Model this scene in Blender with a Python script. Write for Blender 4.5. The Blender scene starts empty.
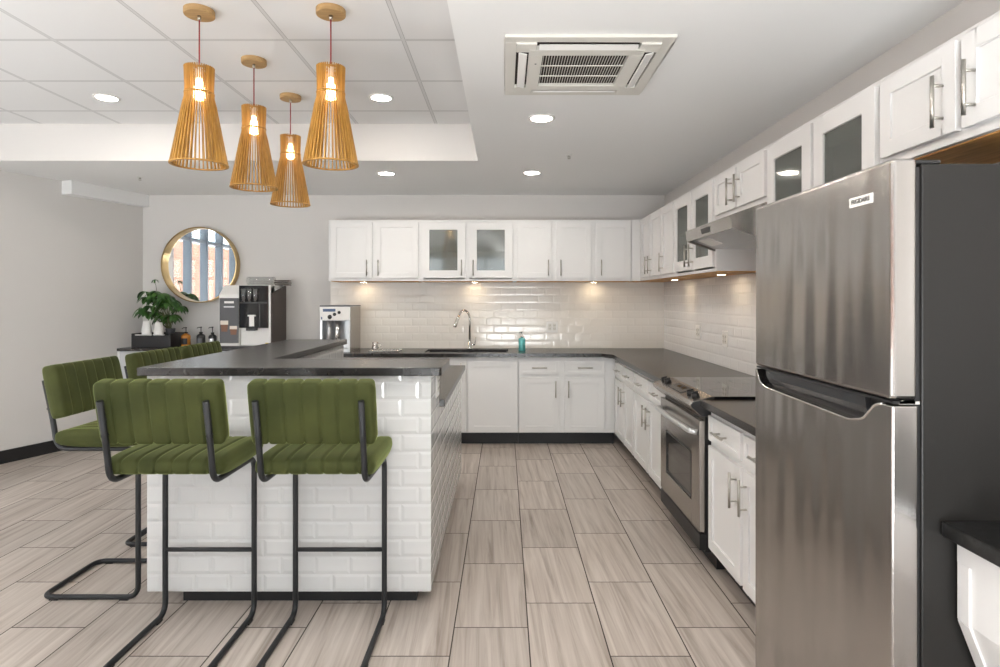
import bpy, bmesh, math, random
from mathutils import Vector, Matrix
random.seed(7)
PI = math.pi
scene = bpy.context.scene
COL = scene.collection

# ------------------------------------------------------------------ materials
def mat(name, color=(.8, .8, .8), rough=.5, metal=0.0, **kw):
    m = bpy.data.materials.new(name)
    m.use_nodes = True
    b = m.node_tree.nodes['Principled BSDF']
    b.inputs['Base Color'].default_value = (*color, 1)
    b.inputs['Roughness'].default_value = rough
    b.inputs['Metallic'].default_value = metal
    for k, v in kw.items():
        b.inputs[k.replace('_', ' ')].default_value = v
    return m

def N(m, t, **kw):
    n = m.node_tree.nodes.new(t)
    for k, v in kw.items():
        setattr(n, k, v)
    return n

def L(m, a, b):
    m.node_tree.links.new(a, b)

def bsdf(m):
    return m.node_tree.nodes['Principled BSDF']

def math_n(m, op, a, b=None):
    n = N(m, 'ShaderNodeMath', operation=op)
    for i, v in enumerate((a, b)):
        if v is None: continue
        if isinstance(v, (int, float)): n.inputs[i].default_value = v
        else: L(m, v, n.inputs[i])
    return n.outputs[0]

def add_noise_bump(m, scale=60, strength=.1, dist=.002, stretch=None):
    tc = N(m, 'ShaderNodeTexCoord')
    nz = N(m, 'ShaderNodeTexNoise'); nz.inputs['Scale'].default_value = scale
    if stretch:
        mp = N(m, 'ShaderNodeMapping'); mp.inputs['Scale'].default_value = stretch
        L(m, tc.outputs['Object'], mp.inputs['Vector']); L(m, mp.outputs[0], nz.inputs['Vector'])
    else:
        L(m, tc.outputs['Object'], nz.inputs['Vector'])
    bp = N(m, 'ShaderNodeBump'); bp.inputs['Strength'].default_value = strength
    bp.inputs['Distance'].default_value = dist
    L(m, nz.outputs['Fac'], bp.inputs['Height']); L(m, bp.outputs[0], bsdf(m).inputs['Normal'])
    return m

def noise_color(m, c1, c2, scale=5, stretch=(1, 1, 1), lo=.35, hi=.65):
    tc = N(m, 'ShaderNodeTexCoord'); mp = N(m, 'ShaderNodeMapping'); mp.inputs['Scale'].default_value = stretch
    nz = N(m, 'ShaderNodeTexNoise'); nz.inputs['Scale'].default_value = scale; nz.inputs['Detail'].default_value = 6
    r = N(m, 'ShaderNodeValToRGB')
    r.color_ramp.elements[0].position = lo; r.color_ramp.elements[0].color = (*c1, 1)
    r.color_ramp.elements[1].position = hi; r.color_ramp.elements[1].color = (*c2, 1)
    L(m, tc.outputs['Object'], mp.inputs[0]); L(m, mp.outputs[0], nz.inputs['Vector'])
    L(m, nz.outputs['Fac'], r.inputs[0]); L(m, r.outputs[0], bsdf(m).inputs['Base Color'])
    return m

M = {}
M['wall'] = add_noise_bump(mat('wall_paint', (.66, .64, .62), .8), 180, .08, .001)
M['ceiling'] = add_noise_bump(mat('ceiling_paint', (.85, .85, .845), .85), 160, .08, .001)
M['white'] = mat('white_cabinet_paint', (.76, .757, .75), .38)
M['white_in'] = mat('cabinet_interior', (.62, .61, .58), .6)
M['white_plain'] = mat('white_plastic', (.82, .81, .79), .4)
M['cream'] = mat('cream_plastic', (.70, .68, .63), .45)
M['black'] = mat('black_base', (.012, .012, .013), .45)
M['black_metal'] = mat('black_powder_coat', (.022, .023, .025), .42, .3)
M['black_plastic'] = mat('black_plastic', (.015, .015, .016), .3)
M['dark_glass'] = mat('dark_glass', (.01, .01, .011), .04, 0, IOR=1.5)
M['oven_glass'] = mat('oven_glass', (.05, .048, .045), .06)
M['counter'] = noise_color(mat('dark_stone', (.05, .045, .04), .27), (.013, .0115, .0105), (.023, .0205, .0185), 25)
bsdf(M['counter']).inputs['Specular IOR Level'].default_value = .65
M['black_stone'] = noise_color(mat('black_stone', (.01, .01, .01), .35), (.006, .006, .006), (.03, .03, .03), 45, lo=.5, hi=.75)
M['chrome'] = mat('chrome', (.78, .77, .75), .12, 1)
M['nickel'] = mat('brushed_nickel', (.50, .48, .44), .32, 1)
M['brass'] = mat('brass', (.50, .36, .17), .3, 1)
M['orange_wood'] = noise_color(mat('unfinished_wood', (.7, .35, .08), .5), (.52, .25, .06), (.72, .40, .13), 6, (1, 8, 8))
M['frosted'] = None
M['red_cord'] = mat('red_cord', (.28, .015, .02), .6)
M['mirror'] = mat('mirror_silver', (.92, .93, .93), .01, 1)
M['teal'] = mat('teal_soap', (.10, .42, .42), .25)
M['amber'] = mat('amber_glass', (.42, .17, .03), .15)
M['paper_white'] = mat('white_paper', (.85, .84, .82), .6)
M['brown_panel'] = mat('brown_side_panel', (.055, .038, .03), .45)
M['graphic_grey'] = mat('grey_graphic', (.085, .088, .095), .35)
M['coffee_brown'] = mat('coffee_brown', (.20, .09, .05), .5)
M['milk'] = mat('milk_foam', (.75, .68, .6), .5)
M['blue_label'] = mat('blue_label', (.06, .11, .22), .4)
M['sticker_yellow'] = mat('yellow_sticker', (.75, .6, .12), .5)
M['dark_hole'] = mat('dark_recess', (.006, .006, .006), .9)
M['grille_dark'] = mat('dark_filter', (.03, .022, .018), .9)
M['alu'] = mat('silver_plastic', (.62, .63, .64), .28, .7)
M['credenza'] = mat('pale_grey_panel', (.50, .51, .53), .5)
M['leaf'] = noise_color(mat('leaf_green', (.03, .09, .02), .35), (.018, .07, .014), (.08, .19, .04), 14)
M['stem'] = mat('plant_stem', (.09, .10, .04), .7)
M['mullion'] = mat('blue_grey_mullion', (.13, .16, .19), .45, .2)
M['fridge_side'] = add_noise_bump(mat('charcoal_enamel', (.018, .017, .016), .42, 0, Specular_IOR_Level=.3), 350, .12, .0006)

def stainless(name, color, rough, wave):
    m = mat(name, color, rough, 1)
    tc = N(m, 'ShaderNodeTexCoord')
    mp = N(m, 'ShaderNodeMapping'); mp.inputs['Scale'].default_value = (5, 5, .9)
    nz = N(m, 'ShaderNodeTexNoise'); nz.inputs['Scale'].default_value = 1.6; nz.inputs['Detail'].default_value = 1
    mp2 = N(m, 'ShaderNodeMapping'); mp2.inputs['Scale'].default_value = (400, 400, 3)
    n2 = N(m, 'ShaderNodeTexNoise'); n2.inputs['Scale'].default_value = 2
    b1 = N(m, 'ShaderNodeBump'); b1.inputs['Strength'].default_value = 1; b1.inputs['Distance'].default_value = wave
    b2 = N(m, 'ShaderNodeBump'); b2.inputs['Strength'].default_value = .25; b2.inputs['Distance'].default_value = .0004
    L(m, tc.outputs['Object'], mp.inputs[0]); L(m, mp.outputs[0], nz.inputs['Vector'])
    L(m, tc.outputs['Object'], mp2.inputs[0]); L(m, mp2.outputs[0], n2.inputs['Vector'])
    L(m, nz.outputs['Fac'], b1.inputs['Height']); L(m, n2.outputs['Fac'], b2.inputs['Height'])
    L(m, b1.outputs[0], b2.inputs['Normal']); L(m, b2.outputs[0], bsdf(m).inputs['Normal'])
    return m
M['steel'] = stainless('fridge_stainless', (.44, .42, .405), .22, .014)
M['steel2'] = stainless('range_stainless', (.40, .375, .35), .24, .001)

def velvet():
    m = mat('green_velvet', (.07, .11, .022), .75)
    b = bsdf(m)
    b.inputs['Sheen Weight'].default_value = .55
    b.inputs['Sheen Roughness'].default_value = .35
    b.inputs['Sheen Tint'].default_value = (.62, .72, .25, 1)
    b.inputs['Specular IOR Level'].default_value = .2
    noise_color(m, (.031, .038, .010), (.056, .063, .017), 5, (1, 1, 1))
    tc = N(m, 'ShaderNodeTexCoord'); nz = N(m, 'ShaderNodeTexNoise'); nz.inputs['Scale'].default_value = 500
    bp = N(m, 'ShaderNodeBump'); bp.inputs['Strength'].default_value = .15; bp.inputs['Distance'].default_value = .001
    L(m, tc.outputs['Object'], nz.inputs['Vector']); L(m, nz.outputs['Fac'], bp.inputs['Height'])
    L(m, bp.outputs[0], b.inputs['Normal'])
    return m
M['velvet'] = velvet()

def wood_shade():
    m = mat('golden_birch', (.62, .36, .10), .5)
    noise_color(m, (.34, .165, .028), (.54, .285, .06), 10, (6, 6, .6))
    bsdf(m).inputs['Transmission Weight'].default_value = 0
    return m
M['birch'] = wood_shade()
M['canopy_wood'] = noise_color(mat('canopy_birch', (.5, .35, .18), .55), (.33, .20, .08), (.44, .28, .12), 8, (1, 8, 8))

def pane_mat():
    m = bpy.data.materials.new('frosted_pane'); m.use_nodes = True
    nt = m.node_tree; nt.nodes.clear()
    out = N(m, 'ShaderNodeOutputMaterial'); mx = N(m, 'ShaderNodeMixShader'); mx.inputs[0].default_value = .12
    mx2 = N(m, 'ShaderNodeMixShader'); mx2.inputs[0].default_value = .30
    tr = N(m, 'ShaderNodeBsdfTransparent'); tr.inputs[0].default_value = (.62, .64, .60, 1)
    df = N(m, 'ShaderNodeBsdfDiffuse'); df.inputs[0].default_value = (.30, .32, .30, 1)
    gl = N(m, 'ShaderNodeBsdfGlossy'); gl.inputs['Roughness'].default_value = .06
    L(m, tr.outputs[0], mx2.inputs[1]); L(m, df.outputs[0], mx2.inputs[2])
    L(m, mx2.outputs[0], mx.inputs[1]); L(m, gl.outputs[0], mx.inputs[2]); L(m, mx.outputs[0], out.inputs[0])
    return m
M['frosted'] = pane_mat()

def clear_mat(name, tint=(.93, .95, .95), gloss=.1):
    m = bpy.data.materials.new(name); m.use_nodes = True
    m.node_tree.nodes.clear()
    out = N(m, 'ShaderNodeOutputMaterial'); mx = N(m, 'ShaderNodeMixShader'); mx.inputs[0].default_value = gloss
    tr = N(m, 'ShaderNodeBsdfTransparent'); tr.inputs[0].default_value = (*tint, 1)
    gl = N(m, 'ShaderNodeBsdfGlossy'); gl.inputs['Roughness'].default_value = .03
    L(m, tr.outputs[0], mx.inputs[1]); L(m, gl.outputs[0], mx.inputs[2]); L(m, mx.outputs[0], out.inputs[0])
    return m
M['window_glass'] = clear_mat('window_glass', (.96, .97, .97), .06)
M['clear_plastic'] = clear_mat('clear_plastic', (.80, .82, .82), .25)

def emit(name, color, s):
    m = bpy.data.materials.new(name); m.use_nodes = True
    m.node_tree.nodes.clear()
    out = N(m, 'ShaderNodeOutputMaterial'); e = N(m, 'ShaderNodeEmission')
    e.inputs[0].default_value = (*color, 1); e.inputs[1].default_value = s
    L(m, e.outputs[0], out.inputs[0]); return m
M['lamp'] = emit('downlight_glow', (1, .93, .84), 140)
M['bulb'] = emit('bulb_glow', (1, .70, .36), 16)
M['puck'] = emit('under_cabinet_glow', (1, .78, .52), 50)

def subway(name, plane, tw=.1525, th=.0775, off=(0, 0), col=(.61, .61, .605), bump=.7, grout=(.56, .555, .55)):
    """white bevelled subway tile; plane 'xz' (wall facing Y) or 'yz'"""
    m = mat(name, col, .12)
    g = N(m, 'ShaderNodeNewGeometry'); s = N(m, 'ShaderNodeSeparateXYZ'); L(m, g.outputs['Position'], s.inputs[0])
    hx = s.outputs['X'] if plane == 'xz' else s.outputs['Y']
    v = math_n(m, 'DIVIDE', math_n(m, 'SUBTRACT', s.outputs['Z'], off[1]), th)
    row = math_n(m, 'FLOOR', v)
    u = math_n(m, 'ADD', math_n(m, 'DIVIDE', math_n(m, 'SUBTRACT', hx, off[0]), tw), math_n(m, 'MULTIPLY', row, .5))
    fu = math_n(m, 'FRACT', u); fv = math_n(m, 'FRACT', v)
    du = math_n(m, 'MULTIPLY', math_n(m, 'MINIMUM', fu, math_n(m, 'SUBTRACT', 1, fu)), tw)
    dv = math_n(m, 'MULTIPLY', math_n(m, 'MINIMUM', fv, math_n(m, 'SUBTRACT', 1, fv)), th)
    d = math_n(m, 'MINIMUM', du, dv)
    h = math_n(m, 'MINIMUM', math_n(m, 'DIVIDE', d, .013), 1.0)
    bp = N(m, 'ShaderNodeBump'); bp.inputs['Strength'].default_value = bump; bp.inputs['Distance'].default_value = .0035
    L(m, h, bp.inputs['Height']); L(m, bp.outputs[0], bsdf(m).inputs['Normal'])
    gm = math_n(m, 'LESS_THAN', d, .0014)
    mx = N(m, 'ShaderNodeMix', data_type='RGBA')
    mx.inputs[6].default_value = (*col, 1); mx.inputs[7].default_value = (*grout, 1)
    L(m, gm, mx.inputs[0]); L(m, mx.outputs[2], bsdf(m).inputs['Base Color'])
    rr = math_n(m, 'ADD', math_n(m, 'MULTIPLY', gm, .5), .12); L(m, rr, bsdf(m).inputs['Roughness'])
    return m
M['tile_x'] = subway('subway_tile_front', 'xz', off=(-1.584 - .0925, .075))
M['tile_y'] = subway('subway_tile_side', 'yz', off=(2.69, .075))
M['splash_x'] = subway('splash_tile_back', 'xz', off=(-1.79, .865), col=(.82, .785, .73), bump=.22, grout=(.75, .715, .66))
M['splash_y'] = subway('splash_tile_right', 'yz', off=(6.25, .865), col=(.82, .81, .80), bump=.35, grout=(.76, .75, .73))

def floor_mat():
    m = mat('wood_look_tile', (.5, .45, .4), .33)
    g = N(m, 'ShaderNodeNewGeometry'); s = N(m, 'ShaderNodeSeparateXYZ'); L(m, g.outputs['Position'], s.inputs[0])
    X, Y = s.outputs['X'], s.outputs['Y']
    u = math_n(m, 'DIVIDE', math_n(m, 'ADD', X, .210), .308)
    c = math_n(m, 'FLOOR', u); fu = math_n(m, 'FRACT', u)
    v = math_n(m, 'SUBTRACT', math_n(m, 'DIVIDE', math_n(m, 'SUBTRACT', Y, 3.755), .611), math_n(m, 'DIVIDE', c, 3))
    r = math_n(m, 'FLOOR', v); fv = math_n(m, 'FRACT', v)
    du = math_n(m, 'MULTIPLY', math_n(m, 'MINIMUM', fu, math_n(m, 'SUBTRACT', 1, fu)), .308)
    dv = math_n(m, 'MULTIPLY', math_n(m, 'MINIMUM', fv, math_n(m, 'SUBTRACT', 1, fv)), .611)
    d = math_n(m, 'MINIMUM', du, dv)
    gm = math_n(m, 'LESS_THAN', d, .0026)
    cb = N(m, 'ShaderNodeCombineXYZ'); L(m, c, cb.inputs[0]); L(m, r, cb.inputs[1])
    wn = N(m, 'ShaderNodeTexWhiteNoise'); L(m, cb.outputs[0], wn.inputs['Vector'])
    rnd = wn.outputs['Value']
    # streaks run along the plank, a little slanted, different in every tile
    cv = N(m, 'ShaderNodeCombineXYZ')
    sx = math_n(m, 'ADD', math_n(m, 'MULTIPLY', math_n(m, 'ADD', X, math_n(m, 'MULTIPLY', Y, .04)), 30), math_n(m, 'MULTIPLY', rnd, 57))
    sy = math_n(m, 'ADD', math_n(m, 'MULTIPLY', Y, 1.1), math_n(m, 'MULTIPLY', rnd, 31))
    L(m, sx, cv.inputs[0]); L(m, sy, cv.inputs[1])
    n1 = N(m, 'ShaderNodeTexNoise'); n1.inputs['Scale'].default_value = 1; n1.inputs['Detail'].default_value = 7
    n1.inputs['Roughness'].default_value = .6; n1.inputs['Distortion'].default_value = .7
    L(m, cv.outputs[0], n1.inputs['Vector'])
    rp = N(m, 'ShaderNodeValToRGB')
    e = rp.color_ramp.elements
    e[0].position = .27; e[0].color = (.25, .20, .165, 1)
    e[1].position = .66; e[1].color = (.56, .50, .45, 1)
    e2 = e.new(.46); e2.color = (.44, .38, .335, 1)
    L(m, n1.outputs['Fac'], rp.inputs[0])
    hs = N(m, 'ShaderNodeHueSaturation')
    L(m, math_n(m, 'ADD', math_n(m, 'MULTIPLY', rnd, .16), .92), hs.inputs['Value'])
    L(m, rp.outputs[0], hs.inputs['Color'])
    mx = N(m, 'ShaderNodeMix', data_type='RGBA'); mx.inputs[7].default_value = (.055, .042, .034, 1)
    L(m, hs.outputs[0], mx.inputs[6]); L(m, gm, mx.inputs[0]); L(m, mx.outputs[2], bsdf(m).inputs['Base Color'])
    L(m, math_n(m, 'ADD', math_n(m, 'MULTIPLY', gm, .5), .33), bsdf(m).inputs['Roughness'])
    bp = N(m, 'ShaderNodeBump'); bp.inputs['Strength'].default_value = .6; bp.inputs['Distance'].default_value = .002
    L(m, math_n(m, 'MINIMUM', math_n(m, 'DIVIDE', d, .004), 1), bp.inputs['Height']); L(m, bp.outputs[0], bsdf(m).inputs['Normal'])
    return m
M['floor'] = floor_mat()

def ceil_tile_mat():
    m = mat('acoustic_tile', (.68, .68, .68), .85)
    g = N(m, 'ShaderNodeNewGeometry'); s = N(m, 'ShaderNodeSeparateXYZ'); L(m, g.outputs['Position'], s.inputs[0])
    u = math_n(m, 'FRACT', math_n(m, 'DIVIDE', math_n(m, 'ADD', s.outputs['X'], .53), .611))
    v = math_n(m, 'FRACT', math_n(m, 'DIVIDE', math_n(m, 'SUBTRACT', s.outputs['Y'], 4.38), .60))
    du = math_n(m, 'MULTIPLY', math_n(m, 'MINIMUM', u, math_n(m, 'SUBTRACT', 1, u)), .611)
    dv = math_n(m, 'MULTIPLY', math_n(m, 'MINIMUM', v, math_n(m, 'SUBTRACT', 1, v)), .60)
    g1 = math_n(m, 'LESS_THAN', du, .008); g2 = math_n(m, 'LESS_THAN', dv, .008)
    d = math_n(m, 'MINIMUM', du, dv)
    gm = math_n(m, 'MAXIMUM', g1, g2)
    gap = math_n(m, 'MULTIPLY', math_n(m, 'GREATER_THAN', d, .008), math_n(m, 'LESS_THAN', d, .0115))
    mx = N(m, 'ShaderNodeMix', data_type='RGBA')
    mx.inputs[6].default_value = (.72, .72, .72, 1); mx.inputs[7].default_value = (.60, .60, .60, 1)
    L(m, gm, mx.inputs[0])
    mx2 = N(m, 'ShaderNodeMix', data_type='RGBA'); mx2.inputs[7].default_value = (.40, .40, .40, 1)
    L(m, mx.outputs[2], mx2.inputs[6]); L(m, gap, mx2.inputs[0])
    L(m, mx2.outputs[2], bsdf(m).inputs['Base Color'])
    return m
M['ceil_tile'] = ceil_tile_mat()

def brick_mat():
    m = mat('red_brick', (.5, .2, .1), .85)
    g = N(m, 'ShaderNodeNewGeometry'); s = N(m, 'ShaderNodeSeparateXYZ'); L(m, g.outputs['Position'], s.inputs[0])
    c = N(m, 'ShaderNodeCombineXYZ'); L(m, s.outputs['Y'], c.inputs[0]); L(m, s.outputs['Z'], c.inputs[1])
    b = N(m, 'ShaderNodeTexBrick'); b.inputs['Scale'].default_value = 2.2
    b.inputs['Color1'].default_value = (.13, .055, .03, 1); b.inputs['Color2'].default_value = (.10, .04, .022, 1)
    b.inputs['Mortar'].default_value = (.16, .11, .085, 1)
    L(m, c.outputs[0], b.inputs['Vector']); L(m, b.outputs['Color'], bsdf(m).inputs['Base Color'])
    return m
M['brick'] = brick_mat()

# ------------------------------------------------------------------ mesh helpers
def BM(): return bmesh.new()

def box(bm, x0, x1, y0, y1, z0, z1):
    vs = [bm.verts.new((x, y, z)) for x in (x0, x1) for y in (y0, y1) for z in (z0, z1)]
    for f in ((0, 1, 3, 2), (4, 6, 7, 5), (0, 4, 5, 1), (2, 3, 7, 6), (0, 2, 6, 4), (1, 5, 7, 3)):
        bm.faces.new([vs[i] for i in f])
    return bm

def prism(bm, pts, axis, a, b):
    """extrude a closed outline along an axis; pts are in the other two axes, in xyz order"""
    def P(p, t):
        if axis == 'x': return (t, p[0], p[1])
        if axis == 'y': return (p[0], t, p[1])
        return (p[0], p[1], t)
    A = [bm.verts.new(P(p, a)) for p in pts]; B = [bm.verts.new(P(p, b)) for p in pts]
    n = len(pts)
    bm.faces.new(A); bm.faces.new(list(reversed(B)))
    for i in range(n):
        bm.faces.new((A[i], B[i], B[(i + 1) % n], A[(i + 1) % n]))
    return bm

def fillet(pts, r, n=6, closed=False):
    out = []
    m = len(pts)
    for i, p in enumerate(pts):
        p = Vector(p)
        if not closed and i in (0, m - 1):
            out.append(p); continue
        a = Vector(pts[i - 1]); b = Vector(pts[(i + 1) % m])
        da = (a - p); db = (b - p)
        rr = min(r, da.length * .49, db.length * .49)
        s = p + da.normalized() * rr; e = p + db.normalized() * rr
        for k in range(n + 1):
            t = k / n
            out.append(s * (1 - t) ** 2 + p * 2 * t * (1 - t) + e * t * t)
    return out

def tube(bm, path, r, seg=10, closed=False, caps=True):
    path = [Vector(p) for p in path]
    n = len(path); rings = []
    up = None
    for i, p in enumerate(path):
        if closed:
            t = (path[(i + 1) % n] - path[i - 1]).normalized()
        else:
            t = (path[min(i + 1, n - 1)] - path[max(i - 1, 0)]).normalized()
        if up is None:
            up = Vector((0, 0, 1)) if abs(t.z) < .9 else Vector((1, 0, 0))
        x = up - t * up.dot(t)
        if x.length < 1e-4:
            x = Vector((1, 0, 0)) - t * t.x
        x.normalize(); up = x
        y = t.cross(x)
        rad = r[i] if isinstance(r, (list, tuple)) else r
        rings.append([bm.verts.new(p + (x * math.cos(2 * PI * k / seg) + y * math.sin(2 * PI * k / seg)) * rad) for k in range(seg)])
    m = n if closed else n - 1
    for i in range(m):
        A, B = rings[i], rings[(i + 1) % n]
        for k in range(seg):
            f = bm.faces.new((A[k], A[(k + 1) % seg], B[(k + 1) % seg], B[k])); f.smooth = True
    if caps and not closed:
        bm.faces.new(list(reversed(rings[0]))); bm.faces.new(rings[-1])
    return bm

def cyl(bm, a, b, r, seg=16): return tube(bm, [a, b], r, seg)

def lathe(bm, prof, c=(0, 0, 0), seg=28, axis='z', smooth=True):
    """prof: (radius, height) list"""
    rings = []
    for r, h in prof:
        ring = []
        for k in range(seg):
            a = 2 * PI * k / seg
            if r < 1e-6 and ring: break
            p = (r * math.cos(a), r * math.sin(a), h)
            if axis == 'x': p = (h, p[0], p[1])
            if axis == 'y': p = (p[0], h, p[1])
            ring.append(bm.verts.new((p[0] + c[0], p[1] + c[1], p[2] + c[2])))
        rings.append(ring)
    for A, B in zip(rings, rings[1:]):
        for k in range(seg):
            if len(A) == 1 and len(B) == 1: continue
            if len(A) == 1: vs = (A[0], B[(k + 1) % seg], B[k])
            elif len(B) == 1: vs = (A[k], A[(k + 1) % seg], B[0])
            else: vs = (A[k], A[(k + 1) % seg], B[(k + 1) % seg], B[k])
            f = bm.faces.new(vs); f.smooth = smooth
    return bm

def torus(bm, R, r, c=(0, 0, 0), seg=48, axis='z', sq=None):
    pts = []
    for k in range(seg):
        a = 2 * PI * k / seg
        p = (R * math.cos(a), R * math.sin(a), 0)
        if axis == 'y': p = (p[0], 0, p[1])
        pts.append((p[0] + c[0], p[1] + c[1], p[2] + c[2]))
    return tube(bm, pts, r, 8, closed=True)

def obj(name, bm, m, parent=None, bevel=0, loc=None, seg=2):
    bmesh.ops.remove_doubles(bm, verts=bm.verts, dist=1e-6)
    bmesh.ops.recalc_face_normals(bm, faces=bm.faces)
    me = bpy.data.meshes.new(name); bm.to_mesh(me); bm.free()
    if isinstance(m, str): m = M[m]
    me.materials.append(m)
    o = bpy.data.objects.new(name, me); COL.objects.link(o)
    if parent: o.parent = parent
    if loc: o.location = loc
    if bevel:
        b = o.modifiers.new('bevel', 'BEVEL'); b.width = bevel; b.segments = seg; b.limit_method = 'ANGLE'
        b.angle_limit = math.radians(40)
        b.harden_normals = False
    return o

def tag(o, label, cat, group=None):
    o['label'] = label; o['category'] = cat
    if group: o['group'] = group
    return o

def thing(name, label, cat, loc=(0, 0, 0), rz=0, group=None):
    o = bpy.data.objects.new(name, None); COL.objects.link(o)
    o.empty_display_size = .1
    o.location = loc; o.rotation_euler = (0, 0, rz)
    return tag(o, label, cat, group)

def struct(name, bm, m, bevel=0, parent=None, two=None):
    o = obj(name, bm, m, parent, bevel)
    o['kind'] = 'structure'
    return o

def dup(root, loc, rz, label, group=None):
    r = root.copy(); COL.objects.link(r); r.location = loc; r.rotation_euler = (0, 0, rz)
    r['label'] = label
    if group: r['group'] = group
    def rec(src, dst):
        for ch in list(src.children):
            c = ch.copy(); COL.objects.link(c); c.parent = dst
            rec(ch, c)
    rec(root, r)
    return r

# ------------------------------------------------------------------ measures
EYE = 1.371
YB = 6.25        # back wall
XR = 1.65        # right wall
ZL = 2.441       # plain ceiling
ZH = 2.728       # tiled ceiling
CT = .865        # worktop height
BT = 1.072       # bar height

# ------------------------------------------------------------------ the room
struct('floor', box(BM(), -7.2, 1.85, -4.2, 6.45, -.12, 0), 'floor')
struct('wall_back', box(BM(), -4.2, XR + .15, YB, YB + .12, 0, ZL + .4), 'wall')
struct('wall_right', box(BM(), XR, XR + .15, -4.2, YB, 0, ZL + .4), 'wall')
# left wall runs at an angle and ends before the window bay
WL = lambda y: -3.725 - .383 * (YB - y)
bm = BM(); prism(bm, [(WL(YB), YB), (WL(4.2), 4.2), (-6.72, 4.2), (-6.72, YB + .1), (WL(YB), YB + .1)], 'z', 0, ZL + .4)
struct('wall_left', bm, 'wall')
bm = BM(); box(bm, -6.8, XR + .15, -4.2, -4.05, 0, .35); box(bm, -6.8, XR + .15, -4.2, -4.05, 2.5, 3.3)
for x0, x1 in ((-6.8, -6.2), (-4.1, -3.7), (-1.6, -1.2), (.9, XR + .15)):
    box(bm, x0, x1, -4.2, -4.05, .35, 2.5)
struct('wall_rear', bm, 'wall')
for i, (x0, x1) in enumerate(((-6.2, -4.1), (-3.7, -1.6), (-1.2, .9))):  # unseen rear windows, put in to bring light from behind the camera
    w = struct('window_%d' % (i + 1), box(BM(), x0, x1, -4.13, -4.12, .35, 2.5), 'window_glass')
    f = BM()
    for k in range(4):
        xx = x0 + (x1 - x0) * k / 3
        box(f, max(x0, xx - .03), min(x1, xx + .03), -4.16, -4.08, .35, 2.5)
    for zz in (.35, 1.9, 2.44): box(f, x0, x1, -4.16, -4.08, zz, zz + .06)
    struct('window_frame', f, 'mullion', parent=w)
# window bay on the far left, the one the round mirror shows
w = struct('window_4', box(BM(), -6.62, -6.60, -4.05, 4.2, .25, 3.3), 'window_glass')
f = BM()
for k in range(12):
    yy = 4.06 - .70 * k
    box(f, -6.66, -6.50, yy - .032, yy + .032, .25, 3.3)
for zz in (.25, 2.58, 3.24): box(f, -6.66, -6.52, -4.05, 4.2, zz, zz + .07)
struct('window_frame', f, 'mullion', parent=w)
struct('wall_window_sill', box(BM(), -6.72, -6.52, -4.05, 4.2, 0, .25), 'wall')
# ceilings
bm = BM(); box(bm, -.206, XR + .15, -4.2, YB + .1, ZL, ZL + .45); box(bm, -6.72, -.206, 4.706, YB + .1, ZL, ZL + .45)
struct('ceiling', bm, 'ceiling')
struct('trim_face_shade', box(BM(), -5.55, -.207, 4.698, 4.7055, ZL, ZH), 'wall')  # added board, darker paint stands in for less light on this face
struct('ceiling_tiled', box(BM(), -5.55, -.206, -4.2, 4.706, ZH, ZH + .3), 'ceil_tile')
bm = BM(); box(bm, -6.8, -5.55, -4.2, 4.4, 3.3, 3.4); box(bm, -5.60, -5.55, -4.2, 4.4, ZH + .01, 3.35)
struct('ceiling_bay', bm, 'ceiling')
# box soffit in the far-left corner, following the angled wall
d = Vector((.383, 1)).normalized(); nrm = Vector((d.y, -d.x))
p0 = Vector((WL(5.50), 5.50)); p1 = Vector((WL(YB), YB))
q0 = p0 + nrm * .13; q1 = Vector((p1.x + .065, YB))
struct('trim_1', prism(BM(), [tuple(p0 - nrm * .01), tuple(q0), tuple(q1), (p1.x - .01, YB)], 'z', ZL - .125, ZL), 'ceiling', .004)
# black baseboards
a0 = Vector((WL(4.2), 4.2)); a1 = Vector((WL(YB), YB))
struct('baseboard_left', prism(BM(), [tuple(a0), tuple(a0 + nrm * .014), (a1.x + .015, YB - .001), (a1.x, YB)], 'z', 0, .108), 'black')
struct('baseboard_back', box(BM(), a1.x + .015, -1.80, YB - .014, YB, 0, .108), 'black')
# tiled splashbacks
struct('trim_2', box(BM(), -1.79, XR, YB - .009, YB, CT, 1.552), 'splash_x')
struct('trim_3', box(BM(), XR - .009, XR, 1.39, YB - .009, CT, 1.552), 'splash_y')
# brick house outside
b = struct('wall_brick_outside', box(BM(), -13.4, -13, -30, 8, -.6, 3.7), 'brick')
bm = BM(); box(bm, -40, -7.2, -30, 20, -.7, -.6); box(bm, -7.2, 12, -30, -4.2, -.7, -.6)
struct('ground_outside', bm, mat('pavement', (.55, .54, .53), .9))

# ------------------------------------------------------------------ cabinets
def bar_handle(parent, x, z, length=.155, vertical=True, y=-.02, face_off=.032):
    bm = BM(); h = length / 2; q = length * .31
    if vertical:
        cyl(bm, (x, y - face_off, z - h), (x, y - face_off, z + h), .006, 12)
        for s in (-q, q): cyl(bm, (x, y - face_off, z + s), (x, y, z + s), .0045, 10)
    else:
        cyl(bm, (x - h, y - face_off, z), (x + h, y - face_off, z), .006, 12)
        for s in (-q, q): cyl(bm, (x + s, y - face_off, z), (x + s, y, z), .0045, 10)
    return obj('handle', bm, 'nickel', parent)

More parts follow.
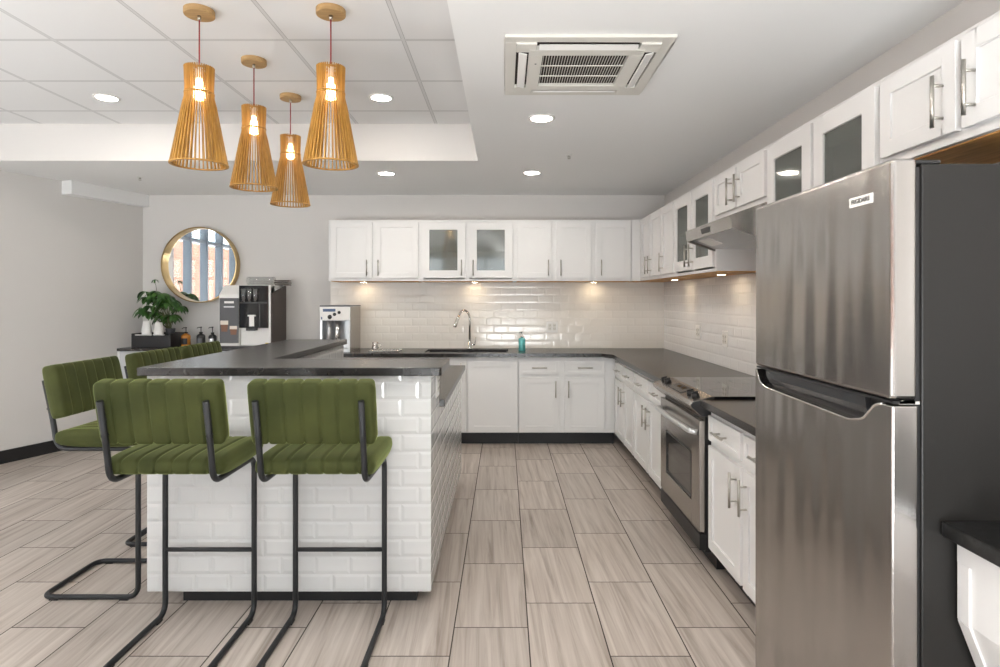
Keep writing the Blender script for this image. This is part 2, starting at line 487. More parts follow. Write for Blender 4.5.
def shaker(name, x0, x1, z0, z1, parent, glass=False, rail=.055, handle=None, th=.02):
    bm = BM()
    box(bm, x0, x0 + rail, -th, 0, z0, z1); box(bm, x1 - rail, x1, -th, 0, z0, z1)
    box(bm, x0 + rail, x1 - rail, -th, 0, z0, z0 + rail); box(bm, x0 + rail, x1 - rail, -th, 0, z1 - rail, z1)
    if not glass: box(bm, x0 + rail - .001, x1 - rail + .001, -th + .009, -.001, z0 + rail - .001, z1 - rail + .001)
    d = obj(name, bm, 'white', parent, .0015, seg=1)
    if glass:
        g = obj('glass_pane', box(BM(), x0 + rail, x1 - rail, -th + .008, -th + .012, z0 + rail, z1 - rail), 'frosted', d)
    if handle:
        kind, hx, hz = handle
        bar_handle(d, hx, hz, vertical=(kind == 'v'), y=-th, length=.155 if kind == 'v' else .14)
    return d

def cabinet(label, loc, rz, w, h, depth, fronts, glass=False, toe=False, wood_bottom=False, shelf=True, group=None, cat='cabinet', name='wall_cabinet', opentop=False):
    t = thing(name, label, cat, loc, rz, group)
    bm = BM()
    if glass:
        box(bm, 0, .018, 0, depth, 0, h); box(bm, w - .018, w, 0, depth, 0, h)
        box(bm, .018, w - .018, 0, depth, h - .018, h); box(bm, .018, w - .018, 0, depth, 0, .018)
        box(bm, .018, w - .018, depth - .01, depth, .018, h - .018)
        # face frame
        box(bm, .018, .04, 0, .018, .018, h - .018); box(bm, w - .04, w - .018, 0, .018, .018, h - .018)
        if len(fronts) > 1:
            mx = (fronts[0]['x1'] + fronts[1]['x0']) / 2
            box(bm, mx - .022, mx + .022, 0, .018, .018, h - .018)
        obj('body', bm, 'white', t, .001, seg=1)
        obj('shelf', box(BM(), .018, w - .018, .03, depth - .01, h * .50, h * .50 + .018), 'white', t)
    elif opentop:
        box(bm, 0, .018, 0, depth, 0, h); box(bm, w - .018, w, 0, depth, 0, h); box(bm, .018, w - .018, 0, depth, 0, .018)
        box(bm, .018, w - .018, 0, .018, .018, h); box(bm, .018, w - .018, depth - .01, depth, .018, h); obj('body', bm, 'white', t, .001, seg=1)
    else:
        box(bm, 0, w, 0, depth, 0, h); obj('body', bm, 'white', t, .001, seg=1)
    if wood_bottom:
        obj('underside_panel', box(BM(), .02, w - .02, .02, depth - .002, -.005, 0), 'orange_wood', t)
    if toe:
        obj('toe_kick', box(BM(), 0, w, .075, .095, -toe, 0), 'black', t)
        obj('plinth', box(BM(), 0.0, w, .095, depth, -toe, 0), 'black', t)
    for f in fronts:
        shaker(f.get('name', 'door'), f['x0'], f['x1'], f['z0'], f['z1'], t, f.get('glass', False), f.get('rail', .075 if f.get('glass') else .055), f.get('handle'))
    return t

UZ0, UZ1 = 1.548, 2.147; UH = UZ1 - UZ0
UD = .30
YU = 5.945 + .02        # body front plane (doors in front of it)
def ux(u, Y=5.945): return (u - 504.5) / 607 * Y
def upper_back(label, u0, u1, doors, glass=False, group=None):
    x0 = ux(u0); w = ux(u1) - x0
    fr = []
    for (a, b, hu) in doors:
        fr.append(dict(x0=ux(a) - x0, x1=ux(b) - x0, z0=.028, z1=UH - .022, glass=glass,
                       handle=('v', ux(hu) - x0, .028 + .10)))
    return cabinet(label, (x0, YU, UZ0), 0, w, UH, YB - YU, fr, glass=glass, wood_bottom=True)
upper_back('white double-door wall cabinet at the left end of the back wall, above the water dispenser', 328, 419.8, [(330.5, 372, 367.3), (374.8, 418.2, 378.6)])
upper_back('white wall cabinet with two frosted glass doors on the back wall, over the sink', 419.8, 515, [(421.5, 465.3, 461.6), (469, 512.6, 473.3)], glass=True)
upper_back('white double-door wall cabinet on the back wall right of the glass-door one', 515, 593.5, [(517.6, 551.6, 548.2), (556.2, 591.2, 560.6)])
upper_back('white single-door wall cabinet at the right end of the back wall', 593.5, 632, [(596, 630.6, 601)])
# corner filler
XU = 1.31 + .02
t = thing('corner_cabinet', 'plain white corner block joining the back and right wall cabinets', 'cabinet', (ux(632), YU - .02, UZ0))
cx0 = ux(632)
bm = BM(); prism(bm, [(0, .0), (1.31 - cx0, 0), (1.31 - cx0, .0), (XR - cx0, 0), (XR - cx0, YB - YU + .02), (0, YB - YU + .02)][0:2] + [(XR - cx0, 0), (XR - cx0, YB - YU + .02), (0, YB - YU + .02)], 'z', 0, UH)
obj('body', bm, 'white', t, .001)
obj('underside_panel', box(BM(), .02, XR - cx0 - .02, .04, .30, -.005, 0), 'orange_wood', t)

def upper_right(label, ya, yb, doors, z0=UZ0, glass=False):
    """doors: (y_far, y_near, handle_y or None)"""
    h = UZ1 - z0; fr = []
    for (a, b, hy) in doors:
        fr.append(dict(x0=ya - a, x1=ya - b, z0=.028, z1=h - .022, glass=glass,
                       handle=('v', ya - hy, .028 + .10) if hy else None))
    return cabinet(label, (XU, ya, z0), -PI / 2, ya - yb, h, XR - XU, fr, glass=glass, wood_bottom=True)
YC = YU - .02
upper_right('white double-door wall cabinet on the right wall, nearest the corner', YC, 5.085, [(5.83, 5.49, 5.53), (5.46, 5.10, 5.42)])
upper_right('white single-door wall cabinet on the right wall, between corner and glass doors', 5.085, 4.71, [(5.07, 4.725, 5.02)])
upper_right('white wall cabinet with two frosted glass doors, left of the range hood', 4.71, 3.81, [(4.695, 4.275, 4.315), (4.255, 3.83, 4.215)], glass=True)
upper_right('short white double-door wall cabinet above the range hood', 3.808, 3.05, [(3.79, 3.455, 3.50), (3.425, 3.065, 3.385)], z0=1.862)
upper_right('white wall cabinet with two handleless frosted glass doors left of the refrigerator top', 3.048, 2.135, [(3.03, 2.60, None), (2.575, 2.15, None)], glass=True)
upper_right('short white double-door wall cabinet above the refrigerator', 2.133, 1.345, [(2.12, 1.765, 1.815), (1.742, 1.365, 1.69)], z0=1.832)

# base cabinets ------------------------------------------------------
BZ = .118; BH = CT - .035 - BZ
YF = 5.69    # body front of back run (doors stand 20 mm proud)
def bx(u): return (u - 504.5) / 607 * 5.67
def base_back(label, x0, x1, fronts, opentop=False):
    fr = []
    for f in fronts:
        g = dict(f); g['x0'] = f['x0'] - x0; g['x1'] = f['x1'] - x0
        if f.get('handle'): g['handle'] = (f['handle'][0], f['handle'][1] - x0, f['handle'][2] - BZ)
        g['z0'] -= BZ; g['z1'] -= BZ
        fr.append(g)
    return cabinet(label, (x0, YF, BZ), 0, x1 - x0, BH, YB - YF - .015, fr, toe=BZ, name='base_cabinet', opentop=opentop)
DT, DB, PT = .790, .668, .640   # drawer top / bottom, door top
base_back('white base cabinet at the left end of the back run, behind the bar', -1.78, -.812,
          [dict(x0=-1.77, x1=-1.31, z0=.128, z1=DT, handle=('v', -1.35, .70)), dict(x0=-1.285, x1=-.83, z0=.128, z1=DT, handle=('v', -1.245, .70))])
base_back('white two-door base cabinet under the sink', -.81, .128,
          [dict(x0=-.795, x1=bx(465.7), z0=.128, z1=DT, handle=('v', -.405, .70)), dict(x0=bx(468), x1=bx(517), z0=.128, z1=DT)], opentop=True)
base_back('white base cabinet with two drawers over two doors, right of the sink', .13, 1.038,
          [dict(name='drawer', x0=bx(519.3), x1=bx(559), z0=DB, z1=DT, rail=.03, handle=('h', bx(539.5), .73)),
           dict(x0=bx(519.3), x1=bx(559), z0=.128, z1=PT, handle=('v', bx(555.5), .53)),
           dict(name='drawer', x0=bx(564.7), x1=bx(604.6), z0=DB, z1=DT, rail=.03, handle=('h', bx(585), .73)),
           dict(x0=bx(564.7), x1=bx(604.6), z0=.128, z1=PT, handle=('v', bx(568.3), .53))])
XF = 1.04
def base_right(label, ya, yb, cols):
    """cols: (y_far, y_near, handle_y)"""
    fr = []
    for a, b, hy in cols:
        fr.append(dict(name='drawer', x0=ya - a, x1=ya - b, z0=DB - BZ, z1=DT - BZ, rail=.03, handle=('h', ya - (a + b) / 2, .73 - BZ)))
        fr.append(dict(x0=ya - a, x1=ya - b, z0=.01, z1=PT - BZ, handle=('v', ya - hy, .53 - BZ)))
    return cabinet(label, (XF, ya, BZ), -PI / 2, ya - yb, BH, XR - XF - .015, fr, toe=BZ, name='base_cabinet')
base_right('white base cabinet on the right run nearest the inner corner', 5.665, 4.80, [(5.60, 5.235, 5.275), (5.205, 4.815, 5.165)])
base_right('white base cabinet on the right run just left of the oven', 4.798, 3.845, [(4.785, 4.325, 4.365), (4.30, 3.86, 4.26)])
base_right('white base cabinet between the oven and the refrigerator', 3.055, 2.165, [(3.04, 2.63, 2.67), (2.60, 2.18, 2.56)])

# worktops -----------------------------------------------------------
z0, z1 = CT - .035, CT
bm = BM()
SX0, SX1, SY0, SY1 = -.765, .035, 5.76, 6.10
box(bm, -1.80, SX0, 5.64, YB - .009, z0, z1); box(bm, SX1, .985, 5.64, YB - .009, z0, z1)
box(bm, SX0, SX1, 5.64, SY0, z0, z1); box(bm, SX0, SX1, SY1, YB - .009, z0, z1)
prism(bm, [(.985, 3.835), (XR - .009, 3.835), (XR - .009, YB - .009), (.985, YB - .009)], 'z', z0, z1)
prism(bm, [(.985, 5.64), (.985, 5.52), (.90, 5.64)], 'z', z0, z1)
tag(obj('countertop', bm, 'counter'), 'dark L-shaped worktop along the back wall and right wall up to the oven', 'countertop')
tag(obj('countertop', box(BM(), .985, XR - .009, 2.16, 3.062, z0, z1), 'counter', bevel=.003), 'short dark worktop between the oven and the refrigerator', 'countertop')
# sink
t = thing('sink', 'dark undermount sink set in the back worktop', 'sink', ((SX0 + SX1) / 2, (SY0 + SY1) / 2, CT - .22))
hw, hd = (SX1 - SX0) / 2 - .002, (SY1 - SY0) / 2 - .002
bm = BM()
box(bm, -hw, hw, -hd, hd, .0, .012); box(bm, -hw, -hw + .012, -hd, hd, .012, .205); box(bm, hw - .012, hw, -hd, hd, .012, .205)
box(bm, -hw + .012, hw - .012, -hd, -hd + .012, .012, .205); box(bm, -hw + .012, hw - .012, hd - .012, hd, .012, .205)
obj('basin', bm, 'black_plastic', t)
obj('drain', lathe(BM(), [(0, .0155), (.03, .0155), (.045, .012)], (0, 0, 0)), 'chrome', t)
# faucet
t = thing('faucet', 'tall chrome pull-down kitchen faucet behind the sink', 'faucet', (-.352, 6.15, CT))
obj('base', lathe(BM(), [(0, 0), (.028, 0), (.028, .006), (.019, .012), (.019, .075), (.014, .08), (0, .08)]), 'chrome', t)
dv = Vector((-.80, -.6, 0)).normalized()
pts = [Vector((0, 0, .07)), Vector((0, 0, .30))]
R = .068
for k in range(1, 13):
    a = PI * .86 * k / 12
    pts.append(Vector((0, 0, .30)) + dv * R * (1 - math.cos(a)) + Vector((0, 0, R * 1.35 * math.sin(a))))
obj('spout', tube(BM(), pts, .0115, 12), 'chrome', t)
e = pts[-1]; tdir = (pts[-1] - pts[-2]).normalized()
bm = BM(); tube(bm, [e, e + tdir * .03, e + tdir * .10, e + tdir * .125], [.014, .015, .019, .017], 14)
obj('spray_head', bm, 'chrome', t)
bm = BM(); cyl(bm, (.012, 0, .05), (.055, -.01, .05), .013); tube(bm, [(.05, -.01, .05), (.062, -.012, .12)], [.006, .004], 10)
obj('lever', bm, 'chrome', t)

# soap bottle by the sink
def pump_bottle(label, loc, r, h, m, pump='black_plastic', shoulder=.02, ph=.045, group=None, lab=None):
    t = thing('pump_bottle', label, 'bottle', loc, 0, group)
    obj('bottle_body', lathe(BM(), [(0, 0), (r * .95, 0), (r, .006), (r, h - shoulder), (r * .75, h - shoulder * .35), (r * .35, h), (r * .35, h + .008), (0, h + .008)]), m, t)
    bm = BM(); lathe(bm, [(0, h + .004), (r * .42, h + .004), (r * .42, h + .018), (.004, h + .020), (.004, h + ph), (.009, h + ph + .001), (.009, h + ph + .009), (0, h + ph + .01)])
    tube(bm, [(0, 0, h + ph + .004), (-.02, -.012, h + ph + .004), (-.032, -.018, h + ph - .006)], [.0045, .004, .003], 8)
    obj('pump', bm, pump, t)
    if lab:
        bm = BM(); n = 10
        for k in range(n):
            a0, a1 = -PI / 2 - .75 + 1.5 * k / n, -PI / 2 - .75 + 1.5 * (k + 1) / n
            rr = r + .0008
            f = bm.faces.new([bm.verts.new((rr * math.cos(a), rr * math.sin(a), zz)) for a, zz in ((a0, h * .2), (a1, h * .2), (a1, h * .66), (a0, h * .66))])
        obj('paper_label', bm, lab, t)
    return t
pump_bottle('teal square-shouldered soap bottle standing on the worktop right of the sink', ((522 - 504.5) / 607 * 5.98, 5.98, CT), .034, .125, 'teal', 'chrome', .008, .05)

# wall sockets
def socket(label, loc, rz):
    t = thing('wall_socket', label, 'outlet', loc, rz)
    obj('cover_plate', box(BM(), -.058, .058, -.006, 0, -.058, .058), 'white_plain', t, .002)
    bm = BM()
    for s in (-.024, .024):
        box(bm, s - .016, s + .016, -.009, -.006, -.034, .034)
    d = obj('receptacle', bm, 'cream', t, .001)
    bm = BM()
    for s in (-.024, .024):
        for q in (-.017, .017):
            for k in (-.006, .006): box(bm, s + k - .0012, s + k + .0012, -.0095, -.009, q - .005, q + .005)
    obj('slots', bm, 'dark_hole', d)
socket('white double wall socket on the back splashback, right of the soap bottle', (.489, YB - .009, 1.083), 0)
socket('white wall plate on the right splashback, farther from the refrigerator', (XR - .009, 5.13, 1.092), -PI / 2)
socket('white wall plate on the right splashback, nearer the refrigerator', (XR - .009, 4.51, 1.074), -PI / 2)
socket('small white socket on the right end of the tiled bar', (-.326, 2.93, .96), PI / 2)

# ------------------------------------------------------------------ bar
t = thing('tiled_bar', 'white subway-tiled breakfast bar under the dark raised top', 'bar counter', (-.95, 3.5, 0))
def off(bm): bmesh.ops.translate(bm, verts=bm.verts, vec=(.95, -3.5, 0)); return bm
o = obj('bar_wall', off(prism(BM(), [(-1.584, 2.69), (-.326, 2.69), (-.326, 3.04), (-1.19, 3.04), (-1.19, 4.49), (-1.584, 4.49)], 'z', .075, BT - .036)), 'tile_x', t)
o.data.materials.append(M['tile_y'])
for p in o.data.polygons:
    if abs(p.normal.x) > .7: p.material_index = 1
o = obj('lower_cabinet', off(box(BM(), -1.19, -.326, 3.04, 4.60, .075, CT - .035)), 'tile_x', t)
o.data.materials.append(M['tile_y'])
for p in o.data.polygons:
    if abs(p.normal.x) > .7: p.material_index = 1
obj('toe_kick', off(box(BM(), -1.46, -.40, 2.76, 4.5, 0, .075)), 'black', t)
tag(obj('countertop', prism(BM(), [(-1.60, 2.64), (-.285, 2.64), (-.275, 2.65), (-.275, 3.045), (-1.168, 3.045), (-1.168, 4.51), (-1.60, 4.51)], 'z', BT - .036, BT), 'counter', bevel=.003),
    'raised dark bar top shaped like an L, on the white tiled bar', 'countertop')
tag(obj('countertop', box(BM(), -1.168, -.300, 3.047, 4.64, CT - .035, CT), 'counter', bevel=.003),
    'lower dark worktop on the kitchen side of the tiled bar', 'countertop')

# ------------------------------------------------------------------ stools
def cushion(w, A, B, n_ch, plane, expo=4.0, pinch=.0078, steps=11):
    """w along x; A,B half sizes of the cross section; plane 'seat' (A along y, B along z) or 'back' (A along z, B along y)"""
    bm = BM(); rings = []
    xs = []
    for c in range(n_ch):
        for k in range(steps):
            xs.append((c + k / steps) / n_ch)
    xs.append(1.0)
    seg = 44
    xs = [0, 0, 0] + xs + [1, 1, 1]
    L_ = len(xs)
    for i, s in enumerate(xs):
        t = (s * n_ch) % 1.0
        inset = pinch * abs(2 * t - 1) ** 9
        x = (s - .5) * w
        ed = min(s, 1 - s) * w      # rounded ends
        rr = .022
        if ed < rr: inset += rr - math.sqrt(max(0, rr * rr - (rr - ed) ** 2))
        if i < 3 or i > L_ - 4:
            inset += 0
            sc = [0.02, .5, .85][i] if i < 3 else [.85, .5, .02][i - (L_ - 3)]
        else: sc = 1
        a_, b_ = max(.002, (A - inset) * sc), max(.002, (B - inset) * sc)
        ring = []
        for k in range(seg):
            th = 2 * PI * k / seg
            ca, sa = math.cos(th), math.sin(th)
            a = a_ * math.copysign(abs(ca) ** (2 / expo), ca); b = b_ * math.copysign(abs(sa) ** (2 / expo), sa)
            ring.append(bm.verts.new((x, a, b) if plane == 'seat' else (x, b, a)))
        rings.append(ring)
    for P, Q in zip(rings, rings[1:]):
        for k in range(seg):
            f = bm.faces.new((P[k], P[(k + 1) % seg], Q[(k + 1) % seg], Q[k])); f.smooth = True
    bm.faces.new(rings[0]); bm.faces.new(rings[-1])
    return bm

def make_stool(label, loc, rz, group):
    """faces +y; origin on the floor under the seat centre; front legs at y=+.18"""
    t = thing('bar_stool', label, 'stool', loc, rz, group)
    h = .1925; r = .0115
    def side(s):
        return [(s * h, -.247, 1.000), (s * h, -.205, .80), (s * h, -.190, .688), (s * h, .18, .688), (s * h, .18, r), (s * h, -.26, r)]
    path = side(-1) + list(reversed(side(1)))
    fl = fillet(path, .055, 7)
    obj('frame', tube(BM(), fl, r, 12), 'black_metal', t)
    obj('footrest', cyl(BM(), (-h, .18, .286), (h, .18, .286), .0095, 12), 'black_metal', t)
    for s in (-1, 1):
        for yg in (.12, -.20): obj('floor_glide', box(BM(), s * h - .012, s * h + .012, yg - .02, yg + .02, 0, .007), 'black_plastic', t)
    s = obj('seat', cushion(.45, .205, .041, 7, 'seat', 3.6), 'velvet', t, loc=(0, .018, .741))
    b = obj('backrest', cushion(.47, .122, .036, 7, 'back', 6.5), 'velvet', t, loc=(0, -.183, .951))
    b.rotation_euler = (math.radians(12), 0, 0)
    for sx in (-1, 1):
        for zz in (.87, .93): obj('bolt', cyl(BM(), (sx * h, -.234, zz), (sx * h, -.20, zz), .006, 8), 'black_metal', t)
    return t
G = 'green velvet bar stools around the tiled bar'
st = make_stool('green velvet bar stool with its back to us, left of the front pair', (-1.277, 2.45, 0), 0, G)
dup(st, (-.713, 2.45, 0), 0, 'green velvet bar stool with its back to us, right of the front pair', G)
dup(st, (-1.852, 2.963, 0), -PI / 2, 'green velvet bar stool at the left side of the bar, nearest of that row', G)
dup(st, (-1.852, 3.56, 0), -PI / 2, 'green velvet bar stool at the left side of the bar, middle one of that row', G)
dup(st, (-1.852, 4.10, 0), -PI / 2, 'green velvet bar stool at the left side of the bar, farthest of that row', G)

# ------------------------------------------------------------------ pendants
def make_pendant(label, x, y, group):
    t = thing('pendant_lamp', label, 'lamp', (x, y, ZH), 0, group)
    obj('canopy', lathe(BM(), [(0, 0), (.068, 0), (.068, -.026), (.065, -.028), (0, -.028)], seg=36, smooth=False), 'canopy_wood', t, .002)
    zt = 2.458 - ZH; zb = 2.002 - ZH; zw = 2.335 - ZH
    bm = BM(); cyl(bm, (0, 0, -.028), (0, 0, -.048), .008); obj('cord_grip', bm, 'nickel', t)
    obj('cord', cyl(BM(), (0, 0, -.045), (0, 0, zt - .04), .0032, 8), 'red_cord', t)
    # shade: forty straight wooden slats around three hoops
    bm = BM(); n = 40
    prof = [(.061, zt), (.0575, zw + .02), (.060, zw - .02), (.070, zw - .06), (.121, zb)]
    for k in range(n):
        a = 2 * PI * k / n
        c, s = math.cos(a), math.sin(a)
        vs = []
        for rr, zz in prof:
            for dr in (-.0055, .0055):
                for dt in (-.0018, .0018):
                    dt2 = dt * (1 + (rr - .06) * 9)
                    vs.append(bm.verts.new(((rr + dr) * c - dt2 * s, (rr + dr) * s + dt2 * c, zz)))
        for i in range(len(prof) - 1):
            A = vs[i * 4:i * 4 + 4]; B = vs[i * 4 + 4:i * 4 + 8]
            for p, q in ((0, 1), (1, 3), (3, 2), (2, 0)): bm.faces.new((A[p], A[q], B[q], B[p]))
        bm.faces.new((vs[0], vs[1], vs[3], vs[2])); bm.faces.new((vs[-4], vs[-3], vs[-1], vs[-2]))
    sh = obj('lamp_shade', bm, 'birch', t)
    def hoop(R, z, w_=.004, hh=.004):
        b_ = BM()
        lathe(b_, [(R - w_, z - hh), (R + w_, z - hh), (R + w_, z + hh), (R - w_, z + hh), (R - w_, z - hh)], seg=48)
        return b_
    obj('hoop', hoop(.121, zb, .007, .003), 'birch', sh)
    obj('hoop', hoop(.0595, zw, .0065, .003), 'birch', sh)
    bm = hoop(.052, zt - .01, .004, .004)
    for a in (0, PI / 2): cyl(bm, (math.cos(a) * .052, math.sin(a) * .052, zt - .01), (-math.cos(a) * .052, -math.sin(a) * .052, zt - .01), .003, 6)
    obj('hoop', bm, 'birch', sh)
    obj('lamp_holder', lathe(BM(), [(0, zt - .0), (.016, zt - .0), (.018, zt - .05), (0, zt - .05)]), 'white_plain', t)
    obj('bulb', lathe(BM(), [(0, zt - .05), (.013, zt - .055), (.016, zt - .075), (.029, zt - .11), (.030, zt - .13), (.022, zt - .15), (0, zt - .158)]), 'bulb', t)
    return t
G = 'slatted birch pendant lamps over the bar'
pd = make_pendant('slatted wooden pendant lamp on a red cord, leftmost of the four', -1.433, 2.85, G)
dup(pd, (-1.420, 3.44, ZH), 0, 'slatted wooden pendant lamp on a red cord, second from the left', G)
dup(pd, (-1.428, 4.05, ZH), .03, 'slatted wooden pendant lamp on a red cord, smallest and third from the left', G)
dup(pd, (-.814, 2.845, ZH), .05, 'slatted wooden pendant lamp on a red cord, rightmost of the four', G)

# ------------------------------------------------------------------ ceiling fittings
def downlight(label, x, y, z, group):
    t = thing('downlight', label, 'ceiling light', (x, y, z), 0, group)
    obj('trim_ring', lathe(BM(), [(.062, 0), (.082, 0), (.082, -.004), (.066, -.007), (.062, -.003)], seg=40), 'white_plain', t)
    obj('lens', lathe(BM(), [(0, -.0025), (.062, -.0025), (.062, -.001), (0, -.001)], seg=40), 'lamp', t)
    return t
G = 'round recessed ceiling lights'
dl = downlight('round recessed light in the tiled ceiling at far left, left of the pendants', -2.68, 4.09, ZH, G)
for x, y, z, lb in ((-.83, 4.09, ZH, 'round recessed light in the tiled ceiling right of the pendants'),
                    (.219, 3.59, ZL, 'round recessed light just behind the ceiling air conditioner'),
                    (.232, 5.14, ZL, 'round recessed light in the plain ceiling, right of the far pair'),
                    (-1.006, 5.17, ZL, 'round recessed light in the plain ceiling, left of the far pair')):
    dup(dl, (x, y, z), 0, lb, G)
for x, y, z in ((.225, 1.9, ZL), (.225, .3, ZL), (.225, -1.3, ZL), (-.83, 1.67, ZH), (-2.68, 1.67, ZH), (-2.68, -.8, ZH), (-.83, -.8, ZH)):
    dup(dl, (x, y, z), 0, 'round recessed ceiling light outside the view, near the camera', G)

def sprinkler(label, x, y, z):
    t = thing('sprinkler', label, 'sprinkler', (x, y, z))
    t.scale = (.75, .75, .6)
    obj('escutcheon', lathe(BM(), [(0, 0), (.03, 0), (.028, -.006), (.012, -.008), (0, -.008)]), 'white_plain', t)
    bm = BM(); cyl(bm, (0, 0, -.008), (0, 0, -.03), .007, 10)
    tube(bm, [(-.012, 0, -.012), (-.012, 0, -.035), (0, 0, -.045)], .002, 6); tube(bm, [(.012, 0, -.012), (.012, 0, -.035), (0, 0, -.045)], .002, 6)
    lathe(bm, [(0, -.045), (.016, -.045), (.016, -.047), (0, -.047)])
    obj('sprinkler_head', bm, 'nickel', t)
sprinkler('small sprinkler head in the lower ceiling at far left', -3.2, 5.33, ZL)
sprinkler('small sprinkler head in the plain ceiling right of the recessed lights', (569 - 504.5) / 607 * 4.51, 4.51, ZL)

# cassette air conditioner
t = thing('ceiling_air_conditioner', 'square white four-way cassette air conditioner set in the ceiling', 'air conditioner', (.35, 2.798, ZL))
S = .349
bm = BM()
# panel as bevelled ring pieces with slots left open: outer border, slot strips and grille border
def ring(bm, o, i, z0, z1):
    box(bm, -o, o, -o, -i, z0, z1); box(bm, -o, o, i, o, z0, z1); box(bm, -o, -i, -i, i, z0, z1); box(bm, i, o, -i, i, z0, z1)
ring(bm, S, .30, -.014, 0)
so, si, sl = .30, .245, .215
for sx, sy in ((1, 1), (1, -1), (-1, 1), (-1, -1)):
    x0_, x1_ = sorted((sx * sl, sx * so)); y0_, y1_ = sorted((sy * sl, sy * so))
    box(bm, x0_, x1_, y0_, y1_, -.022, 0)
ring(bm, si, .185, -.024, -.001)
obj('panel', bm, 'cream', t, .003)
bm = BM(); box(bm, -so, so, -so, so, -.004, -.001)
obj('air_duct', bm, 'grille_dark', t)
bm = BM()
for rot in range(4):
    b2 = BM(); prism(b2, [(-.290, -.020), (-.256, -.028), (-.252, -.024), (-.286, -.015)], 'x', -.205, .205)
    bmesh.ops.rotate(b2, verts=b2.verts, cent=(0, 0, 0), matrix=Matrix.Rotation(rot * PI / 2, 3, 'Z'))
    obj('louvre', b2, 'white_plain', t, .001)
bm = BM()
for k in range(31):
    x = -.18 + .36 * k / 30; box(bm, x - .0013, x + .0013, -.185, .185, -.018, -.016)
for y in (-.062, .062): box(bm, -.185, .185, y - .003, y + .003, -.021, -.017)
obj('grille', bm, 'cream', t)
obj('filter', box(BM(), -.185, .185, -.185, .185, -.008, -.005), 'grille_dark', t)
obj('badge', box(BM(), -.216, -.208, -.10, -.092, -.0252, -.024), 'graphic_grey', t)

# ------------------------------------------------------------------ refrigerator
FX = .887; FY0, FY1 = 1.389, 2.149
t = thing('refrigerator', 'tall stainless steel top-freezer refrigerator with charcoal sides', 'refrigerator', (FX, FY0, 0))
W = FY1 - FY0
obj('cabinet_body', box(BM(), .070, XR - FX - .02, .004, W - .004, .02, 1.682), 'fridge_side', t, .004)
obj('gasket', box(BM(), .059, .070, .010, W - .010, .06, 1.675), 'black_plastic', t)
def front_plate(poly, x_edge=.059):
    """door slab from a (y,z) outline, a little bowed across its width"""
    return prism(BM(), poly, 'x', 0, x_edge)
ft = obj('freezer_door', front_plate([(0, 1.139), (W, 1.139), (W, 1.694), (0, 1.694)]), 'steel', t, .010, seg=4)
n0, n1 = .085, W - .018
lo = obj('fridge_door', front_plate([(0, .06), (W, .06), (W, 1.126), (n1 + .004, 1.126), (n1 - .02, 1.085), (n1 - .06, 1.072), (n0 + .09, 1.062), (n0 + .03, 1.075), (n0 - .02, 1.120), (n0 - .05, 1.126), (0, 1.126)]), 'steel', t, .004, seg=2)
# scooped handle: dark well behind the notch with a bright lip
obj('pocket', box(BM(), .034, .058, n0 - .01, n1, 1.045, 1.128), 'black_plastic', lo)
lip = [(n1 + .004, 1.124), (n1 - .02, 1.084), (n1 - .06, 1.071), (n0 + .09, 1.061), (n0 + .03, 1.074), (n0 - .02, 1.119), (n0 - .05, 1.125)]
obj('handle_lip', tube(BM(), [(0.0, a, b) for a, b in fillet_2d] if False else fillet([(.001, a, b) for a, b in lip], .015, 4), .0035, 8), 'chrome', lo)
bm = BM(); prism(bm, [(.016, 1.128), (.020, 1.100), (.030, 1.080), (.036, 1.080), (.036, 1.128)], 'y', n0 + .05, n1 - .03)
obj('handle_grip', bm, mat('dark_grip', (.035, .038, .042), .25), lo, .002)
obj('door_trim', box(BM(), .004, .056, .004, W - .004, 1.130, 1.136), 'black_plastic', ft)
bm = BM(); cyl(bm, (.035, .02, 1.124), (.035, .02, 1.141), .008); box(bm, .02, .066, .004, .03, 1.129, 1.136)
obj('hinge', bm, 'chrome', t)
obj('hinge_cover', box(BM(), .03, .12, .01, .07, 1.683, 1.692), 'black_plastic', t, .003)
obj('base_grille', box(BM(), .045, .09, .01, W - .01, .0, .055), 'black_plastic', t)
# badge
bd = obj('badge', box(BM(), -.003, .001, .072, .168, 1.6035, 1.6275), 'white_plain', ft, .0008)
cu = bpy.data.curves.new('badge_text', 'FONT'); cu.body = 'FRIGIDAIRE'; cu.size = .0155; cu.extrude = .0003; cu.offset = .0004
cu.align_x = 'CENTER'; cu.align_y = 'CENTER'
to = bpy.data.objects.new('badge_lettering', cu); COL.objects.link(to)
to.rotation_euler = (PI / 2, 0, -PI / 2); to.location = (-.0033, .12, 1.6155)
bpy.context.view_layer.update()
dg = bpy.context.evaluated_depsgraph_get()
me = bpy.data.meshes.new_from_object(to.evaluated_get(dg))
t2 = bpy.data.objects.new('badge_lettering', me); COL.objects.link(t2)
t2.rotation_euler = to.rotation_euler; t2.location = to.location; t2.parent = bd
me.materials.clear(); me.materials.append(M['black_plastic'])
bpy.data.objects.remove(to)

# ------------------------------------------------------------------ range
RX = .985; RY0, RY1 = 3.066, 3.832
t = thing('range_oven', 'stainless steel slide-in range with a black glass cooktop', 'oven', (RX, RY0, 0))
W = RY1 - RY0
obj('oven_body', box(BM(), .030, XR - RX - .03, .003, W - .003, .09, .862), 'black_plastic', t)
obj('toe_panel', box(BM(), .09, .14, .01, W - .01, .0, .09), 'black', t)
bm = BM(); r0, r1 = .14, W - .14
